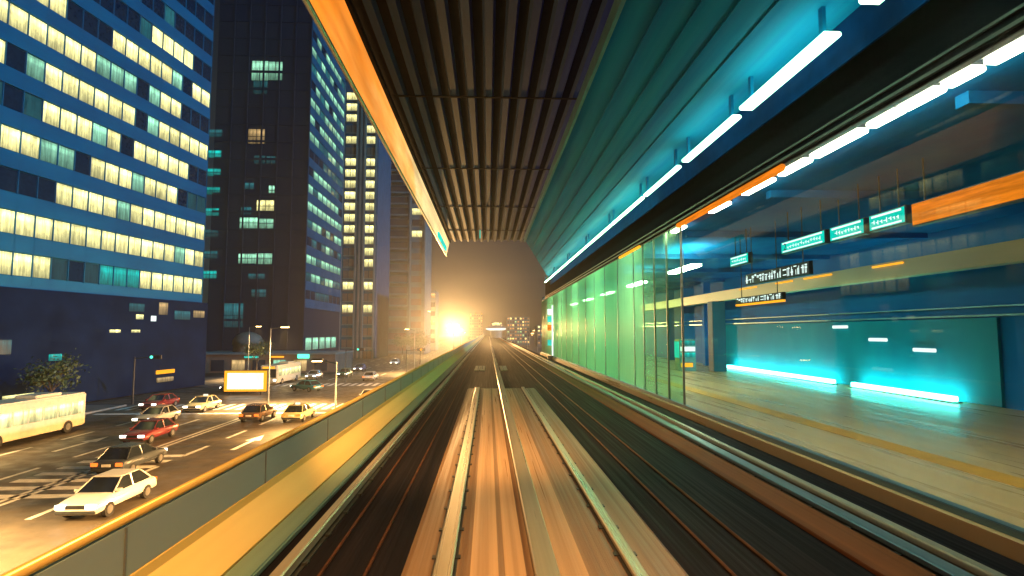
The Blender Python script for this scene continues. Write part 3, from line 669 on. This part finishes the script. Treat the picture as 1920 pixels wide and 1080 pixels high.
# ------------------------------------------------------------------ street lamps
def street_lamp(x, y, h, side, label, energy, col=(1.0,0.62,0.24), lens='sodium'):
    t = thing("street_lamp", label, "street lamp", (x,y,0), "street lamps along the road")
    MB().tube((x,y,0),(x,y,h),0.08,0.05).build("pole", M['steel'], t)
    MB().tube((x,y,h-0.1),(x+side*1.6,y,h+0.15),0.05).build("arm", M['darksteel'], t)
    hd = MB().box(x+side*1.5-0.45,x+side*1.5+0.45,y-0.18,y+0.18,h+0.10,h+0.28).build("lamp_head", M['darksteel'], t, bevel=0.05)
    MB().box(x+side*1.5-0.38,x+side*1.5+0.38,y-0.14,y+0.14,h+0.04,h+0.098).build("lens", M[lens], hd)
    if energy:
        L = bpy.data.lights.new("street_lamp_light", 'SPOT'); L.energy = energy; L.color = col; L.spot_size = R(112); L.spot_blend = 0.9; L.shadow_soft_size = 0.3
        o = bpy.data.objects.new("street_lamp_light", L); COL.objects.link(o); o.parent = t; o.location = (side*1.5,0,h)
    return t
street_lamp(-23.2,18,8.6,1,"added street lamp on the road centre line nearest the camera",150000)  # extra lamp out of view, added to brighten the near road
street_lamp(-12.0,46,5.6,-1,"short street lamp outside the parapet before the stop line",42000)
street_lamp(-39.6,34,9.0,1,"street lamp on the pavement beside the near cream bus",90000)
street_lamp(-23.2,62,8.4,1,"street lamp on the centre line by the zebra crossing",80000)
street_lamp(-40.2,98,8.8,1,"street lamp in front of the brown podium",50000)
street_lamp(-14,110,8.4,-1,"street lamp beside the parapet beyond the zebra crossing",42000)
street_lamp(-20.5,185,14.5,1,"tall street lamp before the banded slab block",42000)
street_lamp(12.5,180,7.4,1,"street lamp on the far right of the track beyond the glass wall",9000)
street_lamp(20,230,8.4,-1,"small street lamp far beyond the glass wall end",9000)

for k,y in enumerate((19,33,47,62,80)):  # lamps hidden behind the parapet, added to brighten the road
    t = thing("wall_lamp", ("nearest","second","third","fourth","fifth")[k]+" added orange lamp fixed to the outer face of the viaduct over the road", "lamp", (-3.42,y,DZ-0.35), "added lamps on the viaduct face")
    MB().box(-3.62,-3.305,y-0.3,y+0.3,DZ-0.45,DZ-0.2).build("housing", M['darksteel'], t, bevel=0.03); MB().box(-3.60,-3.33,y-0.26,y+0.26,DZ-0.475,DZ-0.452).build("lens", M['sodium'], t)
    L = bpy.data.lights.new("added_road_light", 'SPOT'); L.energy = 46000; L.color = (1.0,0.52,0.17); L.spot_size = R(120); L.spot_blend = 0.9; L.shadow_soft_size = 0.25
    o = bpy.data.objects.new("added_road_light", L); COL.objects.link(o); o.parent = t; o.location = (-0.35,0,-0.2); o.rotation_euler = Vector((-0.86,0.1,-0.5)).to_track_quat('-Z','Y').to_euler()
for k,(x,y,h) in enumerate(((27,285,5.5),(31,300,6.5),(24,330,6.0),(35,290,5.0),(-12,260,7.5),(-15,300,9.0))):
    street_lamp(x,y,h,1,("first","second","third","fourth")[k]+" small far street lamp past the glass wall end counted from the track" if k < 4 else ("small far street lamp just right of the glaring floodlight" if k == 4 else "higher far street lamp just right of the glaring floodlight"),0)
for k,(x,z) in enumerate(((-5.0,13.3),(-9.5,13.3),(-13.0,13.3))):
    tag(MB().lathe((x,431,Z(z)-0.3),[(0.0,0.0),(0.45,0.1),(0.5,0.5),(0.3,0.8),(0,0.9)],14).build("obstruction_light", M['amber']), ("amber roof light at the track side corner of the far glowing block","amber roof light at the middle of the far glowing block","amber roof light at the floodlight side of the far glowing block")[k], "light")
# ------------------------------------------------------------------ vehicles (built heading +Y at the origin, then placed)
def car(label, paint, loc, rz, kind='saloon'):
    m = solid("paint_"+kind, paint, tuple(c*0.9 for c in paint), 0.25, 0.2)
    t = thing("taxi" if kind == 'taxi' else "parked_car", label, "taxi" if kind == 'taxi' else "car", (0,0,0), "cars on the street")
    side = [(-2.2,0.32),(-2.22,0.62),(-2.1,0.86),(-1.3,0.92),(1.0,0.92),(2.0,0.78),(2.24,0.58),(2.2,0.30)]
    b = MB(); rings = []
    for xx,sy,zl,zh in ((-0.89,0.955,0.42,0.80),(-0.84,0.985,0.34,0.88),(-0.70,1.0,0.30,0.93),(0.70,1.0,0.30,0.93),(0.84,0.985,0.34,0.88),(0.89,0.955,0.42,0.80)):
        rings.append([b.bm.verts.new((xx,y*sy,zl+(z-0.30)/(0.92-0.30)*(zh-zl))) for (y,z) in side])
    n = len(side)
    for P0,P1 in zip(rings, rings[1:]):
        for i in range(n): b.bm.faces.new((P0[i],P0[(i+1)%n],P1[(i+1)%n],P1[i]))
    b.bm.faces.new(rings[0][::-1]); b.bm.faces.new(rings[-1])
    b.build("body", m, t, bevel=0.03, smooth=True)
    MB().box(-0.40,0.40,2.17,2.245,0.56,0.70).build("grille", M['black'], t); MB().box(-0.82,0.82,2.10,2.26,0.34,0.48).build("bumper", M['darksteel'], t, bevel=0.03)
    MB().box(-0.24,0.24,-2.262,-2.235,0.60,0.74).build("number_plate", M['road_paint'], t); MB().box(-0.82,0.82,-2.27,-2.12,0.36,0.50).build("bumper", M['darksteel'], t, bevel=0.03)
    g = MB(); lo_ = [(-0.80,-1.75,0.90),(0.80,-1.75,0.90),(0.80,1.05,0.90),(-0.80,1.05,0.90)]; hi_ = [(-0.62,-1.15,1.40),(0.62,-1.15,1.40),(0.62,0.25,1.40),(-0.62,0.25,1.40)]
    v = [g.bm.verts.new(p) for p in lo_+hi_]
    for f in ((0,1,5,4),(1,2,6,5),(2,3,7,6),(3,0,4,7),(4,5,6,7)): g.bm.faces.new([v[i] for i in f])
    g.build("cabin_glass", M['cardark'], t)
    MB().box(-0.63,0.63,-1.17,0.27,1.395,1.45).build("roof", m, t, bevel=0.03)
    b = MB()
    for sx in (-1,1):
        for (ya,za,yb,zb) in ((-1.76,0.9,-1.15,1.41),(1.06,0.9,0.25,1.41),(-0.35,0.9,-0.38,1.41)):
            b.tube((sx*0.81,ya,za),(sx*0.63,yb,zb),0.035,n=6)
    b.build("pillar", m, t)
    for sx in (-1,1):
        for y in (-1.35,1.4):
            wl_ = MB().tube((sx*0.72,y,0.32),(sx*0.91,y,0.32),0.32,n=18).build("wheel", M['tyre'], t)
            MB().tube((sx*0.90,y,0.32),(sx*0.925,y,0.32),0.19,n=14).build("rim", M['rim'], wl_)
        MB().box(sx*0.62-0.2,sx*0.62+0.2,2.13,2.26,0.56,0.72).build("headlight", M['head'], t)
        MB().box(sx*0.66-0.17,sx*0.66+0.17,-2.25,-2.17,0.62,0.80).build("tail_light", M['tail'], t)
        MB().box(sx*0.9-0.09,sx*0.9+0.09,0.72,0.9,0.92,1.04).build("mirror", m, t)
    if kind == 'taxi': MB().box(-0.2,0.2,-0.6,-0.42,1.451,1.6).build("roof_sign", M['cream_sign'], t)
    t.location = loc; t.rotation_euler = (0,0,rz); return t
car("white car with headlights lit nearest the parapet", (0.75,0.74,0.7), (-17.3,27.5,0.004), R(180))
car("dark car heading away, behind the white car in the outer lane", (0.05,0.06,0.07), (-20.9,35,0.004), 0)
car("pale taxi with lit roof sign waiting at the stop line", (0.7,0.62,0.3), (-17.2,53.5,0.004), 0, 'taxi')
car("silver car on the far lane in front of the bus", (0.45,0.46,0.48), (-29.0,52,0.004), R(180))
car("dark red car on the far lane beyond the bus", (0.25,0.03,0.03), (-34.4,62,0.004), R(180))
car("black car crossing from the side street by the lit billboard", (0.03,0.03,0.035), (-33,78,0.012), R(90))
car("grey car parked past the crossing by the podium", (0.25,0.26,0.27), (-36.5,100,0.004), 0)
car("white car driving away past the crossing near the parapet", (0.7,0.7,0.68), (-19.4,96,0.004), 0)
car("blue car approaching on the distant road beyond the crossing", (0.05,0.10,0.25), (-26,118,0.004), R(180))
car("white saloon approaching on the near lane just past the stop line", (0.7,0.7,0.68), (-13.4,66,0.012), R(180))
car("beige taxi with lit roof sign following the silver car", (0.6,0.5,0.25), (-29.0,60,0.004), R(180), 'taxi')
car("brown car queueing beside the pale taxi at the stop line", (0.16,0.09,0.05), (-20.9,53.6,0.004), 0)
car("maroon car in the middle far lane abreast of the bus", (0.20,0.03,0.04), (-25.0,44,0.004), R(180))
car("teal car turning on the crossing in front of the billboard", (0.03,0.22,0.22), (-24.5,79,0.012), R(60))
car("light grey car approaching beyond the far zebra crossing", (0.5,0.5,0.5), (-29.5,99,0.004), R(180))
car("green car approaching on the lane next to the light grey car", (0.05,0.18,0.08), (-25.5,104,0.004), R(180))
car("distant white taxi at the foot of the slim tower", (0.75,0.74,0.7), (-22.5,140,0.004), R(180), 'taxi')
# lit shop signs on the podiums
for k,(px,py,Yw,wd,ht,m_,lab) in enumerate(((318,694,None,3.4,0.5,'amber',"amber lit shop sign on the podium of the navy office block"),(318,708,None,3.0,0.6,'wwarm',"warm lit shop front sign beneath the amber sign of the navy block"),
        (60,737,None,3.2,0.35,'wcream',"long cream light strip low on the podium of the navy block"),(120,668,None,1.4,0.7,'wcyan',"small teal sign on the dark podium wall near the bus"))):
    s = s_of(px); Yd = 87-0.99*s; z = Z((622-py)/F*Yd)
    tag(MB().obox(F1,u1,n1,s-wd/2,s+wd/2,0.902,1.12,max(0.4,z-ht/2),max(0.4,z-ht/2)+ht).build("shop_sign", M[m_], bevel=0.04), lab, "sign")
for k,(xx,zz,wd,ht,m_,lab) in enumerate(((-46.5,3.0,2.6,0.35,'cyan_sign',"cyan sign bar on the brown podium"),(-41.5,3.05,2.4,0.3,'amber',"amber sign bar on the brown podium"),(-36.5,2.9,2.2,0.8,'green_sig',"green lit sign at the parapet side end of the brown podium"))):
    tag(MB().box(xx,xx+wd,111.4,111.69,zz,zz+ht).build("shop_sign", M[m_], bevel=0.03), lab, "sign")
# bus
def bus(label, loc, rz):
    t = thing("city_bus", label, "bus", (0,0,0))
    m = solid("bus_paint", (0.62,0.55,0.38), (0.5,0.45,0.3), 0.35)
    MB().box(-1.24,1.24,-5.4,5.4,0.35,3.0).build("body", m, t, bevel=0.12)
    for sx in (-1,1):
        for k in range(7): MB().box(sx*1.255-0.01,sx*1.255+0.01,-5.0+1.42*k,-3.75+1.42*k,1.35,2.35).build("window", M['wcream'], t)
        for y in (-3.4,3.2):
            wl_ = MB().tube((sx*1.0,y,0.48),(sx*1.27,y,0.48),0.48,n=20).build("wheel", M['tyre'], t); MB().tube((sx*1.26,y,0.48),(sx*1.285,y,0.48),0.26,n=14).build("rim", M['rim'], wl_)
        MB().box(sx*0.9-0.2,sx*0.9+0.2,5.39,5.43,0.7,0.95).build("headlight", M['head'], t)
        MB().box(sx*1.0-0.14,sx*1.0+0.14,-5.43,-5.39,0.8,1.3).build("tail_light", M['tail'], t)
    MB().box(-1.1,1.1,5.405,5.43,1.2,2.45).build("windscreen", M['cardark'], t); MB().box(-0.9,0.9,5.405,5.43,2.52,2.82).build("destination_sign", M['amber'], t)
    MB().box(-0.8,0.8,-3.2,-0.6,3.0,3.22).build("roof_unit", m, t, bevel=0.05)
    t.location = loc; t.rotation_euler = (0,0,rz); return t
bus("cream city bus with lit windows on the far lane", (-34.6,44,0.004), R(180))
bus("cream city bus with lit windows passing the navy block beyond the crossing", (-32.5,92,0.004), R(180))

# ------------------------------------------------------------------ billboard, signals, trees
t = thing("billboard", "glowing white billboard in an orange frame by the crossing", "billboard", (-30.5,74.5,0))
MB().box(-33.6,-28.1,74.6,74.85,0.35,3.1).build("housing", M['darksteel'], t, bevel=0.04)
MB().box(-33.5,-28.2,74.55,74.597,0.42,3.03).build("frame", M['amber'], t)
MB().box(-33.1,-28.6,74.48,74.545,0.72,2.75).build("face", M['cream_sign'], t)
for xx in (-32.8,-28.9): MB().box(xx-0.1,xx+0.1,74.65,74.8,0,0.35).build("leg", M['darksteel'], t)
def signal(x,y,label,key):
    t = thing("traffic_light", label, "traffic light", (x,y,0), "traffic lights at the crossing")
    MB().tube((x,y,0),(x,y,5.2),0.09,0.07).build("pole", M['darksteel'], t)
    MB().tube((x,y,5.0),(x+2.2,y,5.2),0.05).build("arm", M['darksteel'], t)
    MB().box(x+1.7,x+3.0,y-0.2,y-0.02,4.95,5.4).build("housing", M['darksteel'], t, bevel=0.04)
    for k,mm in enumerate(('green_sig','amber','tail')):
        MB().tube((x+1.95+0.4*k,y-0.2,5.17),(x+1.95+0.4*k,y-0.27,5.17),0.16,n=14).build("lens", M[mm] if mm == key else M['black'], t)
signal(-22.8,93,"green traffic light on the island beyond the zebra crossing",'green_sig')
signal(-39.6,66,"green traffic light at the pavement corner by the navy block",'green_sig')
signal(-13.0,92,"amber traffic light next to the parapet beyond the crossing",'amber')
def tree(x,y,h,r,label,seed,z0=0.0):
    rr = random.Random(seed)
    t = thing("street_tree", label, "tree", (x,y,z0))
    b = MB(); b.tube((x,y,z0),(x+0.1,y,z0+h*0.45),0.16,0.10,n=8)
    tips = []
    for k in range(6):
        a = k*1.05+rr.uniform(-.3,.3); e = (x+math.cos(a)*r*0.6,y+math.sin(a)*r*0.6,z0+h*rr.uniform(0.6,0.9)); b.tube((x+0.1,y,z0+h*0.42),e,0.06,0.02,n=6); tips.append(e)
    b.build("trunk", M['bark'], t)
    c = MB()
    for k in range(1300):
        e = rr.choice(tips); q = Vector((rr.gauss(0,r*0.28),rr.gauss(0,r*0.28),rr.gauss(0,h*0.09)))
        p = Vector(e)+q; s_ = rr.uniform(0.10,0.22); d = Vector((rr.uniform(-1,1),rr.uniform(-1,1),rr.uniform(-1,1))).normalized(); a = d.orthogonal().normalized()*s_; bb = d.cross(a).normalized()*s_*0.55
        c.quad(p-a,p-bb,p+a,p+bb)
    c.build("crown", M['leaf'], t)
tree(-16.5,140,7.5,2.8,"small tree glowing orange beside the parapet near the lamp",21)
tree(-19.5,152,8.0,3.0,"leafy tree at the foot of the banded slab block",22)
tree(-41.2,56,5.5,2.0,"small street tree on the pavement by the navy block",23)
tree(-41.2,104,6,2.2,"street tree in front of the brown podium",24)
tree(-24.5,165,7,2.6,"tree at the foot of the slim tower",25)

# ------------------------------------------------------------------ night haze round everything
m = bpy.data.materials.new("haze"); m.use_nodes = True; nt = m.node_tree; nt.nodes.clear()
out = nt.nodes.new("ShaderNodeOutputMaterial"); pv = nt.nodes.new("ShaderNodeVolumePrincipled")
pv.inputs['Color'].default_value = (0.9,0.92,0.95,1); pv.inputs['Density'].default_value = 0.0006; pv.inputs['Anisotropy'].default_value = 0.82
nt.links.new(pv.outputs[0], out.inputs['Volume'])
hz = MB().box(-710,710,-70,1110,-1.0,115).build("haze", m); hz['kind'] = 'stuff'
